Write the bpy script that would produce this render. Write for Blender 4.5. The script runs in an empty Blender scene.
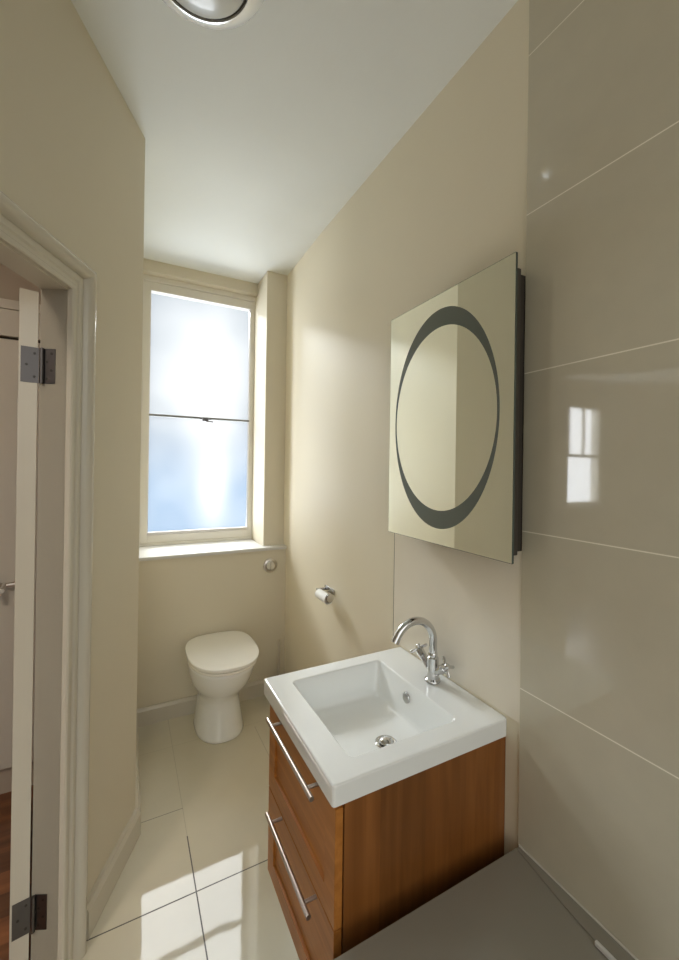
import bpy, bmesh, math
from mathutils import Vector, Matrix
S = bpy.context.scene
COL = S.collection
PI = math.pi

# ------------------------------------------------------------------ materials
def srgb(r, g, b):
    f = lambda c: (c/255/12.92) if c/255 <= .04045 else ((c/255+.055)/1.055)**2.4
    return (f(r), f(g), f(b), 1)

def mat(name, col, rough=.5, metal=0, ior=1.5, bump=0, bscale=200, var=0, vscale=3, coat=0, coat_rough=.03):
    m = bpy.data.materials.new(name); m.use_nodes = True
    nt = m.node_tree; b = nt.nodes['Principled BSDF']
    b.inputs['Base Color'].default_value = col
    b.inputs['Roughness'].default_value = rough
    b.inputs['Metallic'].default_value = metal
    b.inputs['IOR'].default_value = ior
    b.inputs['Coat Weight'].default_value = coat
    b.inputs['Coat Roughness'].default_value = coat_rough
    tc = nt.nodes.new('ShaderNodeTexCoord')
    if var:
        n = nt.nodes.new('ShaderNodeTexNoise'); n.inputs['Scale'].default_value = vscale
        n.inputs['Detail'].default_value = 6
        nt.links.new(tc.outputs['Object'], n.inputs['Vector'])
        mx = nt.nodes.new('ShaderNodeMix'); mx.data_type = 'RGBA'
        mx.inputs['A'].default_value = tuple(c*(1-var) for c in col[:3])+(1,)
        mx.inputs['B'].default_value = tuple(min(1, c*(1+var)) for c in col[:3])+(1,)
        nt.links.new(n.outputs['Fac'], mx.inputs['Factor'])
        nt.links.new(mx.outputs['Result'], b.inputs['Base Color'])
    if bump:
        n2 = nt.nodes.new('ShaderNodeTexNoise'); n2.inputs['Scale'].default_value = bscale
        nt.links.new(tc.outputs['Object'], n2.inputs['Vector'])
        bp = nt.nodes.new('ShaderNodeBump'); bp.inputs['Strength'].default_value = bump
        bp.inputs['Distance'].default_value = .002
        nt.links.new(n2.outputs['Fac'], bp.inputs['Height'])
        nt.links.new(bp.outputs['Normal'], b.inputs['Normal'])
    return m

M = {}
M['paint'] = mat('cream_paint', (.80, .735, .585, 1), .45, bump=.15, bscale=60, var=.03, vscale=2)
M['paint_shaded'] = mat('cream_paint_matt_shaded', (.67, .615, .49, 1), .6, bump=.15, bscale=80, var=.03, vscale=2)  # same cream, darkened to hold the shade of walls turned from the window
M['ceil'] = mat('ceiling_paint', (.80, .82, .805, 1), .75, bump=.3, bscale=25, var=.03, vscale=4)
M['wood_paint'] = mat('gloss_woodwork', (.60, .56, .47, 1), .22)
M['frame_white'] = mat('window_frame_paint', (.72, .69, .62, 1), .35)
M['sill'] = mat('sill_paint', (.62, .61, .59, 1), .3)
M['hall_paint'] = mat('hall_paint', (.50, .43, .35, 1), .6)
M['hall_white'] = mat('hall_white_gloss', (.66, .63, .56, 1), .4)
M['ceramic'] = mat('white_ceramic', (.90, .92, .92, 1), .09, coat=.5)
M['plastic'] = mat('toilet_seat_plastic', (.90, .89, .85, 1), .14, coat=.3)
M['chrome'] = mat('chrome', (.62, .62, .62, 1), .07, metal=1)
M['brushed'] = mat('brushed_steel', (.62, .58, .53, 1), .28, metal=1)
M['bar'] = mat('handle_steel', (.46, .39, .34, 1), .36, metal=1)
M['hinge'] = mat('hinge_steel', (.13, .12, .118, 1), .4, metal=1)
M['screw'] = mat('dark_screw', (.06, .055, .05, 1), .5, metal=.6)
M['dark'] = mat('dark_plastic', (.06, .05, .038, 1), .6)
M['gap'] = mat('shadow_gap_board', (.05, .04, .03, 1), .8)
M['glass_edge'] = mat('mirror_edge', (.08, .10, .09, 1), .2)
M['mirror'] = mat('mirror_silver', (.91, .95, .935, 1), .005, metal=1)
M['etched'] = mat('etched_band', (.135, .155, .145, 1), .32, metal=.35)
M['joint'] = mat('joint_brown', (.20, .17, .13, 1), .8)
M['paper'] = mat('toilet_paper', (.88, .88, .86, 1), .9, bump=.2)
M['bath'] = mat('bath_ledge', (.27, .25, .21, 1), .2, var=.03, vscale=8)
M['seal'] = mat('white_sealant', (.62, .60, .54, 1), .35)
M['alu'] = mat('window_rail_grey', (.22, .22, .21, 1), .45, metal=.3)
M['lampglass'] = mat('frosted_lamp_glass', (.56, .56, .53, 1), .3, coat=.3)
M['ringmetal'] = mat('polished_lamp_ring', (.93, .93, .92, 1), .2, metal=.35)
M['chand'] = mat('chandelier_white', (.85, .83, .78, 1), .2, coat=.5)

def tile_wall_mat(name, col, var=.06):
    """large format stone-look tile, horizontal pale joints"""
    m = mat(name, col, .035, ior=1.62, var=var, vscale=14)
    nt = m.node_tree; b = nt.nodes['Principled BSDF']
    src = b.inputs['Base Color'].links[0].from_socket
    tc = nt.nodes.new('ShaderNodeTexCoord'); sp = nt.nodes.new('ShaderNodeSeparateXYZ')
    nt.links.new(tc.outputs['Object'], sp.inputs[0])
    fac = None
    for z, w in ((.482, .001), (.909, .0015), (1.333, .0014), (1.758, .0015), (2.186, .0015), (2.618, .0012)):
        c = nt.nodes.new('ShaderNodeMath'); c.operation = 'COMPARE'
        c.inputs[1].default_value = z; c.inputs[2].default_value = w
        nt.links.new(sp.outputs['Z'], c.inputs[0])
        if fac is None: fac = c.outputs[0]
        else:
            a = nt.nodes.new('ShaderNodeMath'); a.operation = 'MAXIMUM'
            nt.links.new(fac, a.inputs[0]); nt.links.new(c.outputs[0], a.inputs[1]); fac = a.outputs[0]
    mx = nt.nodes.new('ShaderNodeMix'); mx.data_type = 'RGBA'
    mx.inputs['B'].default_value = (.90, .86, .76, 1)
    nt.links.new(fac, mx.inputs['Factor']); nt.links.new(src, mx.inputs['A'])
    nt.links.new(mx.outputs['Result'], b.inputs['Base Color'])
    return m
M['tile_wall'] = tile_wall_mat('taupe_wall_tile', (.57, .53, .42, 1))
M['tile_panel'] = mat('cream_wall_tile', (.84, .78, .67, 1), .12, ior=1.6, var=.03, vscale=12)

def floor_mat():
    m = mat('polished_floor_tile', (.66, .62, .50, 1), .035, ior=1.62, var=.05, vscale=7)
    nt = m.node_tree; b = nt.nodes['Principled BSDF']
    src = b.inputs['Base Color'].links[0].from_socket
    tc = nt.nodes.new('ShaderNodeTexCoord'); sp = nt.nodes.new('ShaderNodeSeparateXYZ')
    nt.links.new(tc.outputs['Object'], sp.inputs[0])
    def math_(op, a, bb, c=None):
        n = nt.nodes.new('ShaderNodeMath'); n.operation = op
        for i, v in enumerate((a, bb, c)):
            if v is None: continue
            if isinstance(v, (int, float)): n.inputs[i].default_value = v
            else: nt.links.new(v, n.inputs[i])
        return n.outputs[0]
    X, Y = sp.outputs['X'], sp.outputs['Y']
    def line(axis, pos, w, lo=None, hi=None, other=None, k=1.):
        f = math_('COMPARE', axis, pos, w)
        if lo is not None: f = math_('MULTIPLY', f, math_('GREATER_THAN', other, lo))
        if hi is not None: f = math_('MULTIPLY', f, math_('LESS_THAN', other, hi))
        return math_('MULTIPLY', f, k)
    tot = None
    for L in (line(Y, 1.498, .0022), line(X, .2395, .0022, None, 1.74, Y), line(Y, 1.89, .0016, None, .2395, X, .8),
              line(X, .2395, .0012, 1.74, None, Y, .25), line(X, .676, .0016, None, 2.3, Y, .3),
              line(Y, 1.06, .0022), line(Y, .62, .0022), line(Y, 2.33, .0012, None, None, None, .2)):
        tot = L if tot is None else math_('MAXIMUM', tot, L)
    mx = nt.nodes.new('ShaderNodeMix'); mx.data_type = 'RGBA'
    mx.inputs['B'].default_value = (.10, .09, .075, 1)
    nt.links.new(tot, mx.inputs['Factor']); nt.links.new(src, mx.inputs['A'])
    nt.links.new(mx.outputs['Result'], b.inputs['Base Color'])
    r = math_('MULTIPLY_ADD', tot, .5, .035); nt.links.new(r, b.inputs['Roughness'])
    # very slight unevenness of the polish
    n = nt.nodes.new('ShaderNodeTexNoise'); n.inputs['Scale'].default_value = 5
    nt.links.new(tc.outputs['Object'], n.inputs['Vector'])
    bp = nt.nodes.new('ShaderNodeBump'); bp.inputs['Strength'].default_value = .06; bp.inputs['Distance'].default_value = .01
    nt.links.new(n.outputs['Fac'], bp.inputs['Height']); nt.links.new(bp.outputs['Normal'], b.inputs['Normal'])
    return m
M['floor_tile'] = floor_mat()

def wood(name, c1, c2, axis='Z', scale=1., rough=.38, strip=None, coat=.0):
    """grain stretched along one axis; strip = stave width across another"""
    m = bpy.data.materials.new(name); m.use_nodes = True
    nt = m.node_tree; b = nt.nodes['Principled BSDF']
    tc = nt.nodes.new('ShaderNodeTexCoord'); mp = nt.nodes.new('ShaderNodeMapping')
    sc = {'X': (1.2, 22, 22), 'Y': (22, 1.2, 22), 'Z': (22, 22, 1.2)}[axis]
    mp.inputs['Scale'].default_value = tuple(s*scale for s in sc)
    nt.links.new(tc.outputs['Object'], mp.inputs[0])
    n = nt.nodes.new('ShaderNodeTexNoise'); n.inputs['Scale'].default_value = 1.6
    n.inputs['Detail'].default_value = 8; n.inputs['Distortion'].default_value = .6
    nt.links.new(mp.outputs[0], n.inputs['Vector'])
    r = nt.nodes.new('ShaderNodeValToRGB')
    r.color_ramp.elements[0].position = .3; r.color_ramp.elements[0].color = c1
    r.color_ramp.elements[1].position = .72; r.color_ramp.elements[1].color = c2
    nt.links.new(n.outputs['Fac'], r.inputs[0])
    out = r.outputs[0]
    if strip:
        ax, w, amt = strip
        sp = nt.nodes.new('ShaderNodeSeparateXYZ'); nt.links.new(tc.outputs['Object'], sp.inputs[0])
        d = nt.nodes.new('ShaderNodeMath'); d.operation = 'DIVIDE'; d.inputs[1].default_value = w
        nt.links.new(sp.outputs[ax], d.inputs[0])
        fl = nt.nodes.new('ShaderNodeMath'); fl.operation = 'FLOOR'; nt.links.new(d.outputs[0], fl.inputs[0])
        wn = nt.nodes.new('ShaderNodeTexWhiteNoise'); wn.noise_dimensions = '1D'
        nt.links.new(fl.outputs[0], wn.inputs['W'])
        hs = nt.nodes.new('ShaderNodeHueSaturation')
        ma = nt.nodes.new('ShaderNodeMath'); ma.operation = 'MULTIPLY_ADD'
        ma.inputs[1].default_value = amt; ma.inputs[2].default_value = 1-amt/2
        nt.links.new(wn.outputs['Value'], ma.inputs[0]); nt.links.new(ma.outputs[0], hs.inputs['Value'])
        nt.links.new(out, hs.inputs['Color']); out = hs.outputs[0]
    nt.links.new(out, b.inputs['Base Color'])
    b.inputs['Roughness'].default_value = rough
    b.inputs['Coat Weight'].default_value = coat
    return m
M['oak_front'] = wood('warm_oak_front', (.36, .130, .024, 1), (.50, .200, .046, 1), 'Y', 1.3)
M['oak_front'].node_tree.nodes['Principled BSDF'].inputs['Specular IOR Level'].default_value = .25
M['oak_side_shaded'] = wood('warm_oak_side_shaded', (.17, .058, .011, 1), (.27, .102, .025, 1), 'Z', 1.1, strip=('X', .135, .35))  # same oak, with the shade on the cabinet sides put into its colour
M['hall_floor'] = wood('red_brown_boards', (.13, .045, .016, 1), (.30, .115, .042, 1), 'X', .6, .3, strip=('Y', .095, .7), coat=.2)

def frosted(name, tint):
    """obscured glass: room side scatters what falls on the pane from outside; outer faces clear"""
    m = bpy.data.materials.new(name); m.use_nodes = True
    nt = m.node_tree; nt.nodes.remove(nt.nodes['Principled BSDF'])
    o = nt.nodes['Material Output']
    t = nt.nodes.new('ShaderNodeBsdfTranslucent'); t.inputs[0].default_value = tint
    g = nt.nodes.new('ShaderNodeBsdfGlossy'); g.inputs['Roughness'].default_value = .25
    mx = nt.nodes.new('ShaderNodeMixShader'); mx.inputs[0].default_value = .05
    nt.links.new(t.outputs[0], mx.inputs[1]); nt.links.new(g.outputs[0], mx.inputs[2])
    cl_ = nt.nodes.new('ShaderNodeBsdfTransparent'); cl_.inputs[0].default_value = tint
    m2 = nt.nodes.new('ShaderNodeMixShader'); m2.inputs[0].default_value = .95
    nt.links.new(mx.outputs[0], m2.inputs[1]); nt.links.new(cl_.outputs[0], m2.inputs[2])
    nt.links.new(m2.outputs[0], o.inputs[0])
    c = bpy.data.materials.new(name+'_outer'); c.use_nodes = True
    nt = c.node_tree; nt.nodes.remove(nt.nodes['Principled BSDF'])
    tr = nt.nodes.new('ShaderNodeBsdfTransparent')
    nt.links.new(tr.outputs[0], nt.nodes['Material Output'].inputs[0])
    return m, c
M['frost'] = frosted('frosted_window_glass', (.93, .95, .96, 1))

# ------------------------------------------------------------------ mesh helpers
def link(name, me, m, parent=None, loc=None, rotz=None, smooth=False, bevel=0):
    o = bpy.data.objects.new(name, me); COL.objects.link(o)
    ms = m if isinstance(m, (list, tuple)) else [m]
    for x in ms: me.materials.append(x)
    if parent: o.parent = parent
    if loc: o.location = loc
    if rotz is not None: o.rotation_euler = (0, 0, rotz)
    if smooth:
        for p in me.polygons: p.use_smooth = True
    if bevel:
        b = o.modifiers.new('bevel', 'BEVEL'); b.width = bevel; b.segments = 3; b.limit_method = 'ANGLE'
        b.angle_limit = math.radians(40); b.harden_normals = False
        for p in me.polygons: p.use_smooth = True
        w = o.modifiers.new('wn', 'WEIGHTED_NORMAL'); w.keep_sharp = False
    return o

def fin(bm, name):
    bmesh.ops.recalc_face_normals(bm, faces=bm.faces)
    me = bpy.data.meshes.new(name); bm.to_mesh(me); bm.free(); return me

def add_box(bm, x0, x1, y0, y1, z0, z1, mtx=None):
    vs = [bm.verts.new((x, y, z)) for z in (z0, z1) for x, y in ((x0, y0), (x1, y0), (x1, y1), (x0, y1))]
    for f in ((3, 2, 1, 0), (4, 5, 6, 7), (0, 1, 5, 4), (1, 2, 6, 5), (2, 3, 7, 6), (3, 0, 4, 7)):
        bm.faces.new([vs[i] for i in f])
    if mtx: bmesh.ops.transform(bm, matrix=mtx, verts=vs)
    return vs

def boxes(name, bs, m, parent=None, bevel=0, **k):
    bm = bmesh.new()
    for b in bs: add_box(bm, *b)
    return link(name, fin(bm, name), m, parent, bevel=bevel, **k)

def add_loft(bm, rings, cap0=True, cap1=True):
    vr = [[bm.verts.new(p) for p in r] for r in rings]
    n = len(rings[0])
    for a, b in zip(vr, vr[1:]):
        for i in range(n):
            bm.faces.new((a[i], a[(i+1) % n], b[(i+1) % n], b[i]))
    if cap0: bm.faces.new(vr[0][::-1])
    if cap1: bm.faces.new(vr[-1])
    return vr

def add_tube(bm, pts, r, n=16, caps=True):
    pts = [Vector(p) for p in pts]; rs = r if isinstance(r, (list, tuple)) else [r]*len(pts)
    t0 = (pts[1]-pts[0]).normalized()
    a = t0.orthogonal().normalized(); rings = []
    prev = t0
    for i, p in enumerate(pts):
        t = (pts[min(i+1, len(pts)-1)]-pts[max(i-1, 0)]).normalized()
        a = (a-t*a.dot(t)).normalized(); b = t.cross(a)
        rings.append([p+(a*math.cos(2*PI*k/n)+b*math.sin(2*PI*k/n))*rs[i] for k in range(n)])
    add_loft(bm, rings, caps, caps)

def tube(name, pts, r, m, parent=None, n=16, **k):
    bm = bmesh.new(); add_tube(bm, pts, r, n)
    o = link(name, fin(bm, name), m, parent, **k)
    soft(o); return o

def soft(o, ang=40):
    me = o.data
    for p in me.polygons: p.use_smooth = True
    bm = bmesh.new(); bm.from_mesh(me)
    for e in bm.edges:
        if len(e.link_faces) == 2 and e.calc_face_angle(0) > math.radians(ang): e.smooth = False
    bm.to_mesh(me); bm.free()

def add_lathe(bm, prof, n=48, center=(0, 0, 0), axis='Z'):
    """prof: list of (r, h). closed solid of revolution"""
    cx, cy, cz = center
    def P(r, h, a):
        u, v = r*math.cos(a), r*math.sin(a)
        return {'Z': (cx+u, cy+v, cz+h), 'Y': (cx+u, cy+h, cz+v), 'X': (cx+h, cy+u, cz+v)}[axis]
    rings = [[P(max(r, 1e-5), h, 2*PI*k/n) for k in range(n)] for r, h in prof]
    add_loft(bm, rings)

def lathe(name, prof, m, parent=None, n=48, center=(0, 0, 0), axis='Z', ang=40):
    bm = bmesh.new(); add_lathe(bm, prof, n, center, axis)
    o = link(name, fin(bm, name), m, parent); soft(o, ang); return o

def rrect(x0, x1, y0, y1, r, z, n=6):
    pts = []
    for cx, cy, a0 in ((x1-r, y1-r, 0), (x0+r, y1-r, PI/2), (x0+r, y0+r, PI), (x1-r, y0+r, 3*PI/2)):
        for k in range(n+1):
            a = a0+PI/2*k/n
            pts.append((cx+r*math.cos(a), cy+r*math.sin(a), z))
    return pts

def thing(name, label, cat, loc=(0, 0, 0), rotz=0, group=None):
    o = bpy.data.objects.new(name, None); COL.objects.link(o)
    o.empty_display_size = .1
    o.location = loc; o.rotation_euler = (0, 0, rotz)
    o['label'] = label; o['category'] = cat
    if group: o['group'] = group
    return o
def tag(o, label, cat, group=None):
    o['label'] = label; o['category'] = cat
    if group: o['group'] = group
    return o
def struct(o, label=None, cat=None):
    o['kind'] = 'structure'
    if label: o['label'] = label
    if cat: o['category'] = cat
    return o

# ------------------------------------------------------------------ camera
F, YAW, PITCH, ROLL = 408.92, .481336, .001761, .014409
cam = bpy.data.cameras.new('camera'); co = bpy.data.objects.new('camera', cam); COL.objects.link(co)
cam.sensor_fit = 'VERTICAL'; cam.sensor_height = 36; cam.lens = F/960*36
cam.shift_y = -(480-465.82)/960; cam.clip_start = .02
sy, cy = math.sin(YAW), math.cos(YAW); sp_, cp = math.sin(PITCH), math.cos(PITCH)
fw = Vector((sy*cp, cy*cp, sp_)); rt = Vector((cy, -sy, 0)); up = rt.cross(fw)
c, s = math.cos(ROLL), math.sin(ROLL)
r2 = c*rt+s*up; u2 = -s*rt+c*up
co.matrix_world = Matrix(((r2.x, u2.x, -fw.x, 0), (r2.y, u2.y, -fw.y, 0), (r2.z, u2.z, -fw.z, 1.5), (0, 0, 0, 1)))
S.camera = co

# ------------------------------------------------------------------ dimensions
XM = .961          # right wall
YB = 2.60          # low wall / pier front under the window
YW = 2.93          # plane of the window frame
ZC = 2.82
XN = .052          # left wall of the toilet end
YC = 1.845         # outer corner
ZS = .965          # sill

# ------------------------------------------------------------------ setting
bm = bmesh.new()
pl = [(-.03, 3.05), (-.03, 1.87), (.0228, 1.8577), (-1.35, -1.09), (-1.35, -1.1), (1.06, -1.1), (1.06, 3.05)]
add_loft(bm, [[(x, y, -.1) for x, y in pl], [(x, y, 0) for x, y in pl]])
struct(link('floor', fin(bm, 'floor'), M['floor_tile']))
struct(boxes('wall_right', [(XM, XM+.12, -1.1, 3.2, 0, 2.95)], M['paint']))
# tiled end of the right wall, one thin skin of tile
struct(boxes('wall_tiled', [(XM-.010, XM, -1.1, .75, 0, 2.95)], M['tile_wall'], bevel=.001))
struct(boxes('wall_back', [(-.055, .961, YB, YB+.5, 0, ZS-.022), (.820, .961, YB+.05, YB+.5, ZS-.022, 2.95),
                           (-.055, .820, YW+.06, YB+.5, ZS-.022, 1.0), (-.055, .820, YW-.06, YB+.5, 2.725, 2.95)], M['paint_shaded']))
# left wall of the toilet end
struct(boxes('wall_left', [(XN-.075, XN, YC, 3.1, 0, 2.95)], M['paint']))
# slanted wall with the doorway : local x runs along the wall, local y into it
P0 = (XN, YC, 0); A65 = math.radians(65)
OP0, OP1, HEAD, TH = -.486, -1.256, 2.0, .074
bm = bmesh.new()
for b in ((OP0, 0, 0, TH, 0, 2.95), (OP1, OP0, 0, TH, HEAD, 2.95), (-3.3, OP1, 0, TH, 0, 2.95)): add_box(bm, *b)
struct(link('wall_door_side', fin(bm, 'w'), M['paint_shaded'], loc=P0, rotz=A65))
# ceiling : level, then falling a little towards the window beyond a faint crease
bm = bmesh.new()
def quad(pts):
    f = bm.faces.new([bm.verts.new(p) for p in pts]); return f
prof = [(-1.1, ZC), (2.068, ZC), (2.65, ZC-.020), (3.2, ZC-.024)]
lo = [[bm.verts.new((x, y, z)) for y, z in prof] for x in (-1.35, 1.08)]
hi = [[bm.verts.new((x, y, 3.0)) for y, z in prof] for x in (-1.35, 1.08)]
for i in range(3):
    bm.faces.new((lo[0][i], lo[0][i+1], lo[1][i+1], lo[1][i])); bm.faces.new((hi[0][i], hi[1][i], hi[1][i+1], hi[0][i+1]))
    for k in (0, 1): bm.faces.new((lo[k][i], hi[k][i], hi[k][i+1], lo[k][i+1]))
for i in (0, 3): bm.faces.new((lo[0][i], lo[1][i], hi[1][i], hi[0][i]))
struct(link('ceiling', fin(bm, 'ceiling'), M['ceil']))

def skirting(name, L, parent=None, h=.1, t=.016, **k):
    bm = bmesh.new()
    pr = [(0, 0), (t, 0), (t, h-.018), (t-.004, h-.010), (t-.008, h-.004), (t-.009, h), (0, h)]
    add_loft(bm, [[(0, -y, z) for y, z in pr], [(L, -y, z) for y, z in pr]])
    return struct(link(name, fin(bm, name), M['wood_paint'], parent, **k))
skirting('baseboard_back', XM-XN, loc=(XN, YB, 0))
skirting('baseboard_left', YB-YC-.01, t=.022, loc=(XN, YC+.0, 0), rotz=PI/2)
o = skirting('baseboard_door_side', .372, loc=(P0[0]-.372*.4226, P0[1]-.372*.9063, 0), rotz=A65, h=.102, t=.024)

# splashback tile behind the basin
tag(boxes('splashback_tile', [(XM-.005, XM, .752, 1.345, .809, 1.62)], M['tile_panel'], bevel=.0012),
    'large glossy cream tile panel on the wall behind the basin tap', 'tile')
boxes('grout_joint', [(XM-.0045, XM, 1.345, 1.3485, .806, 1.62)], M['joint'], bpy.data.objects['splashback_tile'])

# window sill
sl = struct(boxes('trim_1', [(XN+.001, .815, YB-.022, YW+.05, ZS-.02, ZS), (.815, XM-.001, YB-.022, YB+.051, ZS-.02, ZS)], M['sill'], bevel=.003),
            )
sl.name = 'trim_1'

# ------------------------------------------------------------------ window 1
w1 = thing('window_1', '', ''); del w1['label']; del w1['category']; struct(w1)
w1.location = (0, YW, 0)
GX0, GX1, GZ0, GZ1, GM = .128, .790, 1.05, 2.632, 1.822
# outer frame
boxes('window_frame', [(XN+.001, .086, -.004, .06, ZS, 2.725), (.832, .868, -.004, .06, ZS, 2.725),
                       (.086, .832, -.004, .06, 2.69, 2.725), (.086, .832, -.004, .06, ZS, .982)], M['frame_white'], w1, bevel=.002)
boxes('sash_frame', [(.086, GX0, .008, .06, .982, 2.69), (GX1, .832, .008, .06, .982, 2.69),
                     (GX0, GX1, .008, .06, GZ1, 2.69), (GX0, GX1, .008, .06, .982, GZ0-.018)], M['frame_white'], w1, bevel=.003)
boxes('glazing_bead', [(GX0, GX1, .014, .05, GZ0-.018, GZ0), (GX0, GX0+.004, .016, .05, GZ0, GZ1), (GX1-.004, GX1, .016, .05, GZ0, GZ1)],
      M['brushed'], w1, bevel=.001)
boxes('meeting_rail', [(GX0, GX1, .010, .05, GM-.008, GM+.006)], M['alu'], w1, bevel=.002)
lt = boxes('window_catch', [(.445, .520, -.012, .012, GM-.012, GM-.002), (.462, .500, -.020, .006, GM-.024, GM-.010)], M['hinge'], w1, bevel=.002)
tube('catch_lever', [(.485, -.016, GM-.024), (.53, -.022, GM-.027)], .004, M['hinge'], lt)
def pane(parent, x0, x1, z0, z1, y=.03, t=.004):
    bm = bmesh.new(); add_box(bm, x0, x1, y, y+t, z0, z1)
    me = fin(bm, 'pane'); 
    o = link('pane', me, list(M['frost']), parent)
    for p in me.polygons: p.material_index = 0 if p.normal.y < -.9 else 1
    return o
pane(w1, GX0-.01, GX1+.01, GM, GZ1+.01); pane(w1, GX0-.01, GX1+.01, GZ0-.01, GM)

# ------------------------------------------------------------------ doorway woodwork (trim) and open door
tr = thing('trim_2', '', ''); del tr['label']; del tr['category']; struct(tr)
tr.location = P0; tr.rotation_euler = (0, 0, A65)
# architrave profile across its width (w outward from the opening, t proud of the wall)
prof = [(0, 0), (0, .012), (.004, .015), (.014, .015), (.018, .010), (.028, .010), (.033, .015), (.044, .016), (.047, .012), (.052, .012),
        (.056, .022), (.062, .030), (.070, .035), (.077, .036), (.082, .0345), (.0865, .031), (.0895, .026), (.0915, .019), (.0925, .010), (.0925, 0)]
def mitred(name, a0, a1, h, prof, m, parent):
    bm = bmesh.new(); rings = []
    for k in range(4):
        r = []
        for w, t in prof:
            x, z = [(a1+w, .0), (a1+w, h+w), (a0-w, h+w), (a0-w, .0)][k]
            r.append((x, -t, z))
        rings.append(r)
    add_loft(bm, rings)
    o = link(name, fin(bm, name), m, parent); soft(o, 25); return o
mitred('architrave', OP1, OP0, HEAD, prof, M['wood_paint'], tr)
# lining of the opening with a door stop
boxes('door_lining', [(OP0, OP0+.012, 0, TH+.002, 0, HEAD), (OP1-.012, OP1, 0, TH+.002, 0, HEAD),
                      (OP1-.012, OP0+.012, 0, TH+.002, HEAD-.004, HEAD+.012)], M['wood_paint'], tr, bevel=.001)

d1 = thing('door_1', '', ''); del d1['label']; del d1['category']; struct(d1)
# knuckle position in world
dv = Vector((.4226, .9063, 0)); nv = Vector((.9063, -.4226, 0))
K = Vector(P0)+dv*(OP0-.0075)-nv*.0665
AZ = math.radians(-9.5)
d1.location = K; d1.rotation_euler = (0, 0, PI/2-AZ)     # local x along the leaf, local y to its left
DT = .044
lf = boxes('door_leaf', [(.006, .75, .008, .008+DT, .012, 1.985)], M['wood_paint'], d1, bevel=.0015)
def hinge(z):
    h = tube('hinge', [(0, 0, z-.05), (0, 0, z+.05)], .0055, M['hinge'], d1)
    boxes('hinge_plate', [(.0045, .0065, .006, .006+.041, z-.05, z+.05)], M['hinge'], h)
    # plate let into the lining (lining runs along -nv, i.e. towards the room = +nv)
    bm = bmesh.new()
    q = Matrix.Rotation(-(PI/2-AZ), 4, 'Z')
    cor = []
    for a, b_ in ((.000, .0085), (.034, .0085), (.034, .0055), (.000, .0055)):
        v = nv*a+dv*b_; cor.append(q @ v)
    add_loft(bm, [[(p.x, p.y, z-.05) for p in cor], [(p.x, p.y, z+.05) for p in cor]])
    link('hinge_plate', fin(bm, 'hp'), M['hinge'], h)
    for k in range(3):
        lathe('hinge_screw', [(0, 0), (.0035, 0), (.0035, .0012), (0, .0012)], M['screw'], h, 10, (.0033, .016+(k % 2)*.018, z-.033+k*.033), 'X')
    for k in range(4):
        v = q @ (nv*(.012+(k % 2)*.012)+dv*.0058)
        bm = bmesh.new(); add_lathe(bm, [(0, 0), (.0035, 0), (.0035, .0012), (0, .0012)], 10)
        w = q @ (-dv)
        rot = Vector((0, 0, 1)).rotation_difference(Vector((w.x, w.y, 0))).to_matrix().to_4x4()
        bmesh.ops.transform(bm, matrix=Matrix.Translation((v.x, v.y, z-.036+k*.024)) @ rot, verts=bm.verts)
        link('hinge_screw', fin(bm, 'hs'), M['screw'], h)
hinge(1.775); hinge(.215)
boxes('lock_plate', [(.7495, .752, .018, .042, .88, 1.02)], M['brushed'], d1)
lv = tube('door_handle', [(.69, .052, 1.0), (.69, .10, 1.0), (.60, .105, 1.0)], .009, M['brushed'], d1)

# ------------------------------------------------------------------ hall and the room beyond
struct(boxes('floor', [(-7.4, -.02, -1.6, 4.0, -.11, -.012)], M['hall_floor']))
struct(boxes('wall_hall_back', [(-1.40, -.03, 2.36, 2.46, -.012, 2.95)], M['hall_paint']))
struct(boxes('wall_hall_side', [(-1.40, -1.30, 2.46, 3.82, -.012, 2.95)], M['hall_paint']))
struct(boxes('ceiling', [(-7.4, -1.35, -1.6, 4.0, ZC, 3.0), (-1.36, -.03, 1.9, 3.9, ZC+.001, 3.0)], M['ceil']))
WX0, WX1, WZ0, WZ1 = -4.79, -3.58, .95, 2.5
struct(boxes('wall_room_window', [(-7.4, WX0, 3.82, 4.0, -.012, 2.95), (WX1, -1.3, 3.82, 4.0, -.012, 2.95),
                                  (WX0, WX1, 3.82, 4.0, -.012, WZ0), (WX0, WX1, 3.82, 4.0, WZ1, 2.95)], M['hall_white']))
struct(boxes('wall_room_left', [(-7.5, -7.4, -1.6, 4.0, -.012, 2.95)], M['hall_white']))
struct(boxes('wall_room_back', [(-7.4, -1.25, -1.7, -1.6, -.012, 2.95)], M['hall_white']))
w2 = thing('window_2', '', ''); del w2['label']; del w2['category']; struct(w2); w2.location = (0, 3.84, 0)
WM = 1.72
boxes('window_frame', [(WX0, WX0+.05, 0, .08, WZ0, WZ1), (WX1-.05, WX1, 0, .08, WZ0, WZ1), (WX0+.05, WX1-.05, 0, .08, WZ1-.05, WZ1), (WX0+.05, WX1-.05, 0, .08, WZ0, WZ0+.06)], M['frame_white'], w2, bevel=.004)
boxes('meeting_rail', [(WX0+.05, WX1-.05, .005, .06, WM-.025, WM+.02)], M['alu'], w2, bevel=.003)
boxes('glazing_bar', [(WX0+.05+(WX1-WX0-.1)*k/3-.012, WX0+.05+(WX1-WX0-.1)*k/3+.012, .01, .05, WM+.02, WZ1-.05) for k in (1, 2)], M['frame_white'], w2, bevel=.003)
pane(w2, WX0+.04, WX1-.04, WM, WZ1-.04, .045); pane(w2, WX0+.04, WX1-.04, WZ0+.05, WM, .045)
boxes('window_sill', [(WX0-.06, WX1+.06, -.12, 0, WZ0-.03, WZ0)], M['frame_white'], w2, bevel=.004)

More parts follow.
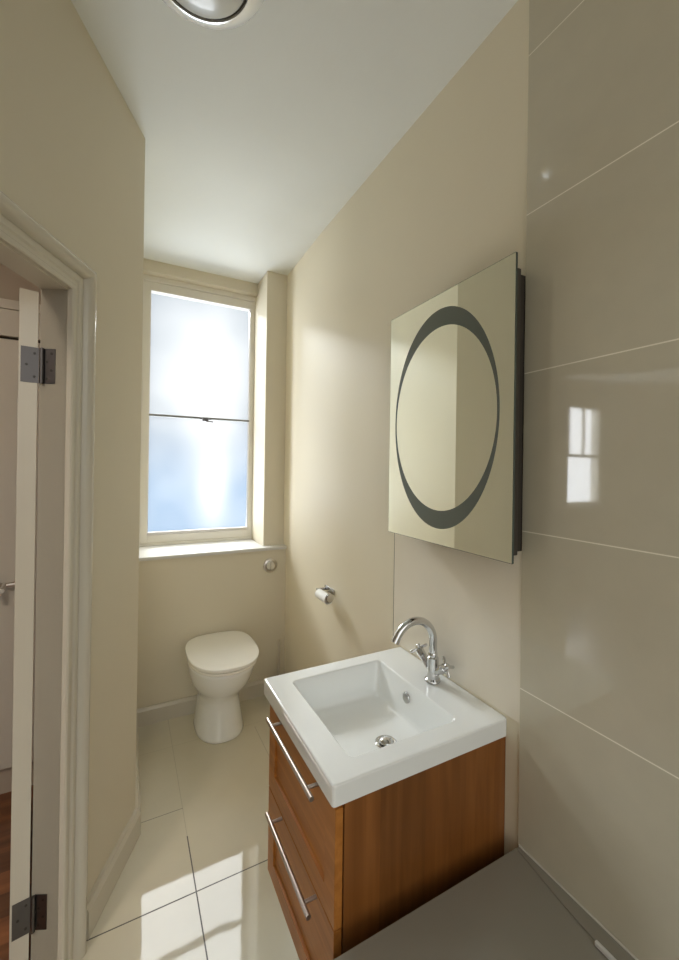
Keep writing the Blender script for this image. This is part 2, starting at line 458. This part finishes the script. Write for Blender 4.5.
pp = thing('wall_panel', 'tall pale framed panel on the far room wall, reflected in the shower tiles', 'picture', (-6.03, 3.82, 1.28))
boxes('frame', [(-.43, -.40, -.035, 0, 0, 1.09), (.40, .43, -.035, 0, 0, 1.09), (-.40, .40, -.035, 0, 0, .03), (-.40, .40, -.035, 0, 1.06, 1.09)], M['frame_white'], pp, bevel=.004)
boxes('panel', [(-.40, .40, -.02, 0, .03, 1.06)], M['sill'], pp)

ch = thing('chandelier', 'white chandelier with curved arms, seen only as a reflection in the tiles', 'chandelier', (-3.05, 2.48, 2.05))
tube('stem', [(0, 0, 0), (0, 0, ZC-2.05)], [.012]*2, M['chand'], ch)
lathe('ceiling_cup', [(0, 0), (.05, 0), (.06, .03), (.06, .04), (0, .04)], M['chand'], ch, 24, (0, 0, ZC-2.05-.04))
lathe('hub', [(0, -.05), (.02, -.045), (.035, -.02), (.03, .0), (.02, .03), (.03, .05), (0, .07)], M['chand'], ch, 24)
for k in range(6):
    a = 2*PI*k/6+.3; ca, sa = math.cos(a), math.sin(a)
    pts = []
    for q in range(13):
        u = q/12; rr = .02+.28*u; zz = -.02-.11*math.sin(PI*min(1, u*1.25))+(.16*max(0, u-.6)/.4)
        pts.append((rr*ca, rr*sa, zz))
    arm = tube('arm', pts, .008, M['chand'], ch, 8)
    lathe('candle', [(0, 0), (.028, 0), (.03, .008), (.011, .012), (.011, .10), (0, .105)], M['chand'], arm, 16, (.30*ca, .30*sa, .13))

# cupboard across the hall
cb = thing('hall_cupboard', 'tall white cupboard seen through the open doorway at the far left', 'cupboard', (-.72, 2.359, -.012))
CX0, CX1 = -.50, .66
boxes('plinth', [(CX0, CX1, -.006, 0, 0, .118)], M['hall_paint'], cb)
dr = boxes('door', [(CX0, CX1, -.026, -.006, .122, 2.066)], M['hall_white'], cb, bevel=.002)
boxes('top_panel', [(CX0, CX1, -.026, 0, 2.080, 2.2005)], M['hall_white'], cb, bevel=.002)
boxes('cornice', [(CX0, CX1, -.029, 0, 2.202, 2.245)], M['hall_white'], cb, bevel=.003)
boxes('gap_shade_strip', [(CX0, CX1, -.005, 0, 2.066, 2.080)], M['gap'], cb)  # dark strip, shade of the open gap put into its colour
hd = tube('handle', [(.285, -.06, .960), (.17, -.06, .960)], .0065, M['brushed'], dr)
tube('handle_post', [(.275, -.026, .960), (.275, -.06, .960)], .008, M['brushed'], hd)
tube('handle_grip', [(.232, -.052, .965), (.222, -.105, .935)], .013, M['brushed'], hd)

# ------------------------------------------------------------------ toilet
TX = .497
def dring(a, yf, yb, z, ef=2.0, eb=3.2, n=56, yc=None):
    """plan outline: half width a, front yf, back yb, superelliptic"""
    yc = yf+(yb-yf)*.52 if yc is None else yc
    pts = []
    for k in range(n):
        t = 2*PI*k/n; cx_, sx_ = math.cos(t), math.sin(t)
        e = ef if sx_ < 0 else eb
        x = a*math.copysign(abs(cx_)**(2/e), cx_)
        ly = (yc-yf) if sx_ < 0 else (yb-yc)
        y = yc+ly*math.copysign(abs(sx_)**(2/e), sx_)
        pts.append((x, y, z))
    return pts
to = thing('toilet', 'white back-to-wall toilet with closed lid under the window', 'toilet', (TX, 0, 0))
bm = bmesh.new()
add_loft(bm, [dring(.128, 2.238, YB-.018, 0, 2.3), dring(.133, 2.232, YB-.018, .006, 2.3), dring(.130, 2.236, YB-.018, .02, 2.3), dring(.122, 2.255, YB-.018, .08, 2.2),
              dring(.112, 2.272, YB-.018, .15, 2.2), dring(.110, 2.27, YB-.018, .19, 2.2), dring(.117, 2.255, YB-.006, .22, 2.2), dring(.143, 2.205, YB-.004, .262, 2.1),
              dring(.164, 2.160, YB-.004, .31, 2.1), dring(.175, 2.130, YB-.004, .36, 2.1), dring(.179, 2.115, YB-.004, .40, 2.15),
              dring(.180, 2.110, YB-.004, .415, 2.2), dring(.176, 2.116, YB-.006, .422, 2.2)])
o = link('bowl', fin(bm, 'bowl'), M['ceramic'], to, smooth=True)
bm = bmesh.new()
def slab(bm, a, yf, yb, z0, z1, r, ef, eb, dome=0):
    rs = []
    for k in range(5):
        t = PI/2*k/4; i = r*(1-math.sin(t)); rs.append((a-i, yf+i, yb-i, z0+r*(1-math.cos(t))))
    for k in range(5):
        t = PI/2*k/4; i = r*(1-math.cos(t)); rs.append((a-i, yf+i, yb-i, z1-r*(1-math.sin(t))))
    L = [dring(*q, ef, eb) for q in rs]
    if dome:
        a_, f_, b_, z_ = rs[-1]
        for s_ in (.85, .6, .3, .05):
            mid = (f_+b_)/2
            L.append(dring(a_*s_, mid+(f_-mid)*s_, mid+(b_-mid)*s_, z_+dome*(1-s_*s_), ef, eb))
    add_loft(bm, L)
slab(bm, .184, 2.098, 2.575, .4265, .4405, .005, 2.35, 3.0)
link('seat', fin(bm, 'seat'), M['plastic'], to, smooth=True)
bm = bmesh.new()
slab(bm, .190, 2.090, 2.585, .4475, .4655, .005, 2.4, 3.2, .004)
link('lid', fin(bm, 'lid'), M['plastic'], to, smooth=True)
for sx in (-.075, .075):
    lathe('lid_hinge', [(0, -.02), (.011, -.02), (.012, .0), (.011, .02), (0, .02)], M['chrome'], to, 16, (sx, 2.588, .437), 'X')

fb = thing('flush_button', 'round chrome flush button on the wall right of the toilet', 'flush button', (.852, YB, .842))
lathe('rosette', [(0, 0), (.047, 0), (.047, -.004), (.043, -.008), (.032, -.0095), (.031, -.007), (0, -.007)], M['brushed'], fb, 40, axis='Y')
for sgn in (-1, 1):
    bm = bmesh.new(); R_ = .0295
    pts = [(R_*math.cos(t), R_*math.sin(t)) for t in [(-PI/2+PI*k/16) for k in range(17)]]
    pr0 = [(sgn*(max(x, 0)+.001), 0, z) for x, z in pts]; pr1 = [(x, -.012, z) for x, _, z in pr0]
    pr2 = [(x*.9+sgn*.001, -.015, z*.9) for x, _, z in pr0]
    if sgn < 0: pr0, pr1, pr2 = pr0[::-1], pr1[::-1], pr2[::-1]
    add_loft(bm, [pr0, pr1, pr2])
    link('button', fin(bm, 'button'), M['chrome'], fb)

# toilet roll holder and nearly finished roll
hx, hz = XM, .845
th = thing('toilet_roll_holder', 'small chrome toilet roll holder on the right wall', 'toilet roll holder', (hx, 1.925, hz))
boxes('wall_plate', [(-.008, 0, -.055, .055, -.006, .020)], M['chrome'], th, bevel=.002)
boxes('bracket', [(-.058, -.008, .040, .055, -.006, .008)], M['chrome'], th, bevel=.003)
tube('rod', [(-.048, .048, -.004), (-.048, -.085, -.004)], .007, M['chrome'], th)
lathe('end_cap', [(0, 0), (.020, 0), (.022, -.004), (.022, -.012), (.018, -.016), (0, -.017)], M['chrome'], th, 28, (-.048, -.083, -.004), 'Y')
bm = bmesh.new()
rg = [[(r_*math.cos(2*PI*k/32), y_, r_*math.sin(2*PI*k/32)) for k in range(32)] for r_, y_ in ((.0195, -.08), (.024, -.08), (.024, .035), (.0195, .035), (.0195, -.08))]
vr = add_loft(bm, rg[:4], False, False)
for i in range(32): bm.faces.new((vr[3][i], vr[3][(i+1) % 32], vr[0][(i+1) % 32], vr[0][i]))
o = link('toilet_roll', fin(bm, 'toilet_roll'), M['paper'], loc=(hx-.048, 1.925, hz-.0165)); soft(o)
tag(o, 'thin white toilet roll hanging on the chrome holder', 'toilet roll')

tb = thing('toilet_brush', 'toilet brush with a thin dull metal handle in the back corner', 'toilet brush', (.895, 2.525, 0))
lathe('holder', [(0, 0), (.034, 0), (.036, .004), (.036, .105), (.033, .105), (.033, .01), (0, .01)], M['brushed'], tb)
tube('handle', [(0, 0, .06), (0, 0, .36), (0, 0, .37)], [.0085, .0085, .006], M['brushed'], tb)
lathe('brush_head', [(0, .012), (.025, .015), (.027, .06), (.01, .075), (0, .075)], M['paper'], tb)

# ------------------------------------------------------------------ basin
BX0, BX1, BY0, BY1, BZ = .411, XM-.001, .795, 1.306, .800
ba = thing('washbasin', 'white square ceramic basin set on the oak vanity cabinet', 'basin', (0, 0, 0))
OX0, OX1, OY0, OY1 = .488, .826, .855, 1.247
bm = bmesh.new()
rings = [rrect(BX0+.03, BX1-.004, BY0+.03, BY1-.03, .01, BZ-.05), rrect(BX0+.002, BX1, BY0+.002, BY1-.002, .008, BZ-.05), rrect(BX0, BX1, BY0, BY1, .008, BZ-.048), rrect(BX0, BX1, BY0, BY1, .008, BZ-.005),
         rrect(BX0+.0015, BX1-.0005, BY0+.0015, BY1-.0015, .0075, BZ-.0015), rrect(BX0+.005, BX1-.001, BY0+.005, BY1-.005, .006, BZ),
         rrect(OX0-.003, OX1+.003, OY0-.003, OY1+.003, .016, BZ), rrect(OX0, OX1, OY0, OY1, .015, BZ-.002), rrect(OX0+.002, OX1-.002, OY0+.002, OY1-.002, .015, BZ-.006),
         rrect(OX0+.030, OX1-.024, OY0+.022, OY1-.026, .020, BZ-.085), rrect(OX0+.034, OX1-.028, OY0+.026, OY1-.030, .020, BZ-.098),
         rrect(OX0+.044, OX1-.036, OY0+.036, OY1-.040, .022, BZ-.105), rrect(OX0+.07, OX1-.06, OY0+.07, OY1-.07, .03, BZ-.108),
         rrect(.691-.032, .691+.032, 1.001-.032, 1.001+.032, .031, BZ-.112)]
add_loft(bm, rings, False, True)
# outer shell of the bowl below, inside the cabinet
sh = [rings[0], rrect(OX0-.01, OX1+.01, OY0-.01, OY1+.01, .02, BZ-.051), rrect(OX0+.015, OX1-.012, OY0+.01, OY1-.012, .03, BZ-.125)]
v = add_loft(bm, sh, False, True)
bmesh.ops.remove_doubles(bm, verts=bm.verts, dist=1e-5)
o = link('basin_body', fin(bm, 'basin'), M['ceramic'], ba); soft(o, 60)
wnm = o.modifiers.new('wn', 'WEIGHTED_NORMAL'); wnm.keep_sharp = True; wnm.weight = 100
dn = lathe('drain', [(0, 0), (.031, 0), (.032, .002), (.029, .004), (.023, .003), (.022, .001), (0, .001)], M['chrome'], ba, 40, (.691, 1.001, BZ-.112))
lathe('plug', [(0, .002), (.019, .002), (.021, .006), (.018, .011), (.010, .014), (0, .015)], M['chrome'], dn, 32, (.691, 1.001, BZ-.112))
lathe('overflow', [(0, 0), (.0165, 0), (.0175, -.002), (.016, -.005), (.0115, -.006), (0, -.0055)], M['chrome'], ba, 32, (.8140, 1.066, .757), 'X')

# tap
TP = Vector((.903, 1.046, BZ))
tp = thing('mixer_tap', 'chrome swan neck mixer tap with two cross handles on the basin', 'tap', TP)
bd = lathe('tap_body', [(0, 0), (.024, 0), (.026, .003), (.025, .008), (.019, .012), (.019, .016), (.0185, .078), (.015, .082), (.0125, .084), (0, .085)], M['chrome'], tp)
R_ = .077
pts = [(0, 0, .080), (0, 0, .10), (0, 0, .12)]
for k in range(19):
    a = math.radians(152)*k/18
    pts.append((-R_+R_*math.cos(a), 0, .132+R_*math.sin(a)))
last = Vector(pts[-1]); dirv = (last-Vector(pts[-2])).normalized(); pts.append(tuple(last+dirv*.018))
sp = tube('spout', pts, .0128, M['chrome'], tp, 24)
lathe('spout_collar', [(0, .076), (.0135, .078), (.0145, .082), (.0145, .092), (.0125, .095), (0, .095)], M['chrome'], sp)
for sg in (-1, 1):
    u = Vector((0, sg*.80, .62)).normalized() if sg > 0 else Vector((.14, -.78, .66)).normalized()
    b0 = Vector((0, 0, .022)); L = .088 if sg > 0 else .066
    h = tube('tap_handle', [b0, b0+u*(L-.028), b0+u*(L-.026), b0+u*(L-.004), b0+u*(L-.002)], [.0115, .0115, .0135, .0135, .011], M['chrome'], tp, 24)
    bm = bmesh.new()
    c0 = b0+u*(L+.004)
    e1 = u.orthogonal().normalized(); e2 = u.cross(e1)
    add_tube(bm, [b0+u*(L-.004), b0+u*(L+.012), b0+u*(L+.016)], [.009, .009, .006], 20)
    for k in range(4):
        a = math.radians(25)+PI/2*k; w = e1*math.cos(a)+e2*math.sin(a)
        add_tube(bm, [c0, c0+w*.029, c0+w*.032], [.0048, .0052, .0035], 12)
    o = link('cross_head', fin(bm, 'cross'), M['chrome'], h); soft(o)

# ------------------------------------------------------------------ vanity cabinet
va = thing('vanity_cabinet', 'warm oak vanity unit with two bar handled drawers below the basin', 'cabinet', (0, 0, 0))
VX, VX1, VY0, VY1, VZ0, VZ1 = .442, XM-.001, .801, 1.262, .205, .750
boxes('side_panel', [(VX+.002, VX1, VY0, VY0+.018, VZ0, VZ1)], M['oak_side_shaded'], va, bevel=.001)
boxes('side_panel', [(VX+.002, VX1, VY1-.018, VY1, VZ0, VZ1)], M['oak_side_shaded'], va, bevel=.001)
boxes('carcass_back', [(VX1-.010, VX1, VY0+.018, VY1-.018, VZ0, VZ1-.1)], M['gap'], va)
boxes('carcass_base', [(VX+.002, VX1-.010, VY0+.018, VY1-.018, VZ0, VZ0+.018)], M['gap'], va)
def drawer(z0, z1, pz0, pz1, hz, hy0, hy1):
    x0, x1 = .420, .439; y0, y1 = VY0-.002, VY1
    bm = bmesh.new()
    py0, py1 = y0+.052, y1-.052
    # shaker front: frame ring, chamfer, recessed field
    def R(x, a0, a1, b0, b1): return [(x, a0, b0), (x, a1, b0), (x, a1, b1), (x, a0, b1)]
    rs = [R(x1, y0, y1, z0, z1), R(x0+.001, y0, y1, z0, z1), R(x0, y0+.001, y1-.001, z0+.001, z1-.001),
          R(x0, py0, py1, pz0, pz1), R(x0+.007, py0+.001, py1-.001, pz0+.001, pz1-.001)]
    add_loft(bm, rs)
    d = link('drawer', fin(bm, 'drawer'), M['oak_front'], va)
    h = tube('handle', [(x0-.035, hy0, hz), (x0-.035, hy1, hz)], .0062, M['bar'], d)
    for yy in (hy0+.035, hy1-.035): tube('handle_post', [(x0, yy, hz), (x0-.034, yy, hz)], .0045, M['bar'], h)
drawer(.476, .742, .535, .690, .742, .850, 1.178)
drawer(.207, .472, .262, .395, .465, .858, 1.172)

# ------------------------------------------------------------------ mirror
mi = thing('wall_mirror', 'rectangular wall mirror with an etched oval ring above the basin', 'mirror', (.880, 1.0025, 1.6565), math.radians(-.65))
HW, HH = .2815, .3985
boxes('mirror_glass', [(0, .005, -HW, HW, -HH, HH)], [M['mirror']], mi)
def ell(a, b, cy_, cz_, n=96): return [(cy_+a*math.cos(2*PI*k/n), cz_+b*math.sin(2*PI*k/n)) for k in range(n)]
bm = bmesh.new()
o1, i1 = ell(.2400, .349, .004, 0), ell(.2330, .292, .0045, 0)
ra = [[bm.verts.new((x, y, z)) for y, z in L] for x, L in ((-.0004, o1), (-.0008, o1), (-.0008, i1), (-.0004, i1))]
n = len(o1)
for a, b in ((0, 1), (1, 2), (2, 3), (3, 0)):
    for i in range(n): bm.faces.new((ra[a][i], ra[a][(i+1) % n], ra[b][(i+1) % n], ra[b][i]))
link('etched_oval', fin(bm, 'oval'), M['etched'], mi)
boxes('glass_edge', [(.0005, .006, -HW-.0012, -HW, -HH, HH), (.0005, .006, HW, HW+.0012, -HH, HH), (.0005, .006, -HW, HW, -HH-.0012, -HH), (.0005, .006, -HW, HW, HH, HH+.0012)], M['glass_edge'], mi)
bx = boxes('back_box', [(.007, .052, -HW+.025, HW-.05, -HH+.012, HH-.02)], M['dark'], mi, bevel=.002)
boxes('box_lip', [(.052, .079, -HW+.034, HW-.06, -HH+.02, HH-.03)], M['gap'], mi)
for zz in (-.34, -.06, .02, .1):
    lathe('box_screw', [(0, 0), (.005, 0), (.005, -.003), (0, -.003)], M['screw'], bx, 10, (.03, -HW+.025, zz), 'Y')

# ------------------------------------------------------------------ bath with wide end ledge
bt = thing('bath', 'grey beige bath end with a wide flat ledge below the tiled wall', 'bath', (0, 0, 0))
QX0, QX1, QY0, QY1, QZ = .205, XM-.012, -.98, .748, .487
bm = bmesh.new()
rings = [rrect(QX0+.01, QX1, QY0, QY1-.002, .01, .40), rrect(QX0, QX1, QY0, QY1, .01, .40), rrect(QX0, QX1, QY0, QY1, .010, QZ-.004), rrect(QX0+.003, QX1-.001, QY0+.003, QY1-.003, .009, QZ),
         rrect(QX0+.07, QX1-.09, QY0+.12, QY1-.33, .10, QZ), rrect(QX0+.08, QX1-.10, QY0+.13, QY1-.34, .10, QZ-.012),
         rrect(QX0+.12, QX1-.13, QY0+.20, QY1-.42, .12, .12), rrect(QX0+.18, QX1-.18, QY0+.28, QY1-.5, .1, .09)]
add_loft(bm, rings, False, True)
o = link('bath_shell', fin(bm, 'bath'), M['bath'], bt); soft(o, 60)
wnm = o.modifiers.new('wn', 'WEIGHTED_NORMAL'); wnm.keep_sharp = True; wnm.weight = 100
boxes('bath_panel', [(QX0+.012, QX0+.03, QY0, QY1-.012, .0, .40), (QX0+.03, QX1, QY1-.03, QY1-.012, 0, .40)], M['bath'], bt, bevel=.002)
# raised rim strip that widens along the wall, and the sealant joint
bm = bmesh.new()
A = [(QX1-.002, .742), (QX1-.002, -.5), (QX1-.062, -.5), (QX1-.050, .44), (QX1-.034, .60), (QX1-.012, .742)]
add_loft(bm, [[(x, y, QZ-.001) for x, y in A], [(x, y, QZ+.004) for x, y in A]])
link('rim_upstand', fin(bm, 'rim'), M['bath'], bt, bevel=.003)
boxes('sealant', [(QX1-.003, QX1+.0015, -.9, .746, QZ-.002, QZ+.007)], M['seal'], bt, bevel=.002)
boxes('pale_strip', [(QX1-.052, QX1-.044, -.5, .515, QZ+.002, QZ+.012)], M['sill'], bt, bevel=.002)  # pale raised strip along the rim

# ------------------------------------------------------------------ ceiling light
cl = thing('ceiling_light', 'round flush ceiling light with a chrome ring at the top', 'ceiling light', (.154, 1.102, ZC))
lathe('ring', [(0, 0), (.164, 0), (.172, -.006), (.173, -.016), (.170, -.022), (.132, -.050), (.124, -.051), (.122, -.02), (0, -.02)], M['ringmetal'], cl, 72)
lathe('gasket', [(0, -.03), (.123, -.03), (.123, -.044), (.117, -.047), (0, -.047)], M['dark'], cl, 72)
lathe('lamp_glass', [(0, -.040), (.115, -.046), (.115, -.050), (.110, -.056), (.095, -.064), (.070, -.071), (.040, -.076), (0, -.078)], M['lampglass'], cl, 72, ang=60)

# ------------------------------------------------------------------ light
def area(name, loc, rot, sx, sy, power, col=(1, 1, 1)):
    l = bpy.data.lights.new(name, 'AREA'); l.shape = 'RECTANGLE'; l.size = sx; l.size_y = sy
    l.energy = power; l.color = col
    o = bpy.data.objects.new(name, l); COL.objects.link(o); o.location = loc; o.rotation_euler = rot
    return o
# daylight outside the obscured window: the world gives the sky straight out;
# high and low fill panels are added out of sight to brighten the room
def aim(o, target):
    o.rotation_euler = (Vector(target)-o.location).to_track_quat('-Z', 'Y').to_euler()
aim(area('sky_fill', (.30, 9.0, 5.60), (0, 0, 0), 6.0, 1.15, 720, (.95, .985, 1)), (.45, YW, 1.8))
aim(area('low_fill', (.30, 9.0, -1.25), (0, 0, 0), 6.0, 2.4, 330, (.95, .985, 1)), (.45, YW, 1.8))  # unseen fill added to lift the ceiling and upper walls
area('daylight_room', (-4.6, 5.6, 2.0), (-PI/2, 0, 0), 6.0, 4.5, 620, (.95, .97, 1))
area('hall_fill', (-1.25, .10, 2.78), (0, 0, 0), .35, .35, 15, (1, .86, .72))  # added fill above the hall, no fitting known there
w = bpy.data.worlds.new('world'); S.world = w; w.use_nodes = True
nt = w.node_tree; bg = nt.nodes['Background']
tc = nt.nodes.new('ShaderNodeTexCoord'); sp = nt.nodes.new('ShaderNodeSeparateXYZ')
nt.links.new(tc.outputs['Generated'], sp.inputs[0])
def mth(op, *v, clamp=False):
    n = nt.nodes.new('ShaderNodeMath'); n.operation = op; n.use_clamp = clamp
    for i, x in enumerate(v):
        if isinstance(x, (int, float)): n.inputs[i].default_value = x
        else: nt.links.new(x, n.inputs[i])
    return n.outputs[0]
ymax = mth('MAXIMUM', sp.outputs['Y'], .05)
U = mth('DIVIDE', sp.outputs['X'], ymax); V = mth('DIVIDE', sp.outputs['Z'], ymax)
def cloud(u0, v0, su, sv, k):
    a = mth('DIVIDE', mth('SUBTRACT', U, u0), su); b = mth('DIVIDE', mth('SUBTRACT', V, v0), sv)
    e = mth('ADD', mth('MULTIPLY', a, a), mth('MULTIPLY', b, b))
    return mth('MULTIPLY', mth('EXPONENT', mth('MULTIPLY', e, -1.)), k)
ns = nt.nodes.new('ShaderNodeTexNoise'); ns.inputs['Scale'].default_value = 9; ns.inputs['Detail'].default_value = 1.5
nt.links.new(tc.outputs['Generated'], ns.inputs['Vector'])
def mixc(f, a, b):
    n = nt.nodes.new('ShaderNodeMix'); n.data_type = 'RGBA'
    for key, x in (('Factor', f), ('A', a), ('B', b)):
        if isinstance(x, (int, float, tuple)): n.inputs[key].default_value = x
        else: nt.links.new(x, n.inputs[key])
    return n.outputs['Result']
BLUE, PALE, WHITE, BEHIND = (.275, .385, .53, 1), (.40, .425, .455, 1), (.90, .90, .88, 1), (1.1, 1.12, 1.08, 1)
sky = mixc(mth('MULTIPLY_ADD', V, 5.5, .35, clamp=True), BLUE, PALE)
cl_f = mth('ADD', mth('ADD', cloud(.17, .20, .075, .14, .95), cloud(.185, -.05, .035, .09, .80)), mth('MULTIPLY', mth('SUBTRACT', ns.outputs['Fac'], .45), .6), clamp=True)
sky = mixc(cl_f, sky, WHITE)
HIGH, LOW = (4.4, 4.5, 4.5, 1), (.25, .22, .18, 1)
sky = mixc(mth('MULTIPLY', mth('SUBTRACT', V, .55), 2.5, clamp=True), sky, HIGH)
behind = mixc(mth('MULTIPLY_ADD', sp.outputs['Z'], 3., .5, clamp=True), LOW, BEHIND)  # added fill, entering where the wall behind the camera is left out
col = mixc(mth('MULTIPLY_ADD', sp.outputs['Y'], 4., .5, clamp=True), behind, sky)
nt.links.new(col, bg.inputs[0]); bg.inputs[1].default_value = 1

S.view_settings.view_transform = 'Standard'; S.view_settings.look = 'None'
S.view_settings.gamma = 1; S.view_settings.exposure = .60; S.view_settings.use_curve_mapping = False
S.cycles.max_bounces = 10; S.cycles.diffuse_bounces = 8; S.cycles.glossy_bounces = 5
S.cycles.transparent_max_bounces = 8; S.cycles.caustics_reflective = False
S.cycles.use_denoising = True; S.cycles.sample_clamp_indirect = 8
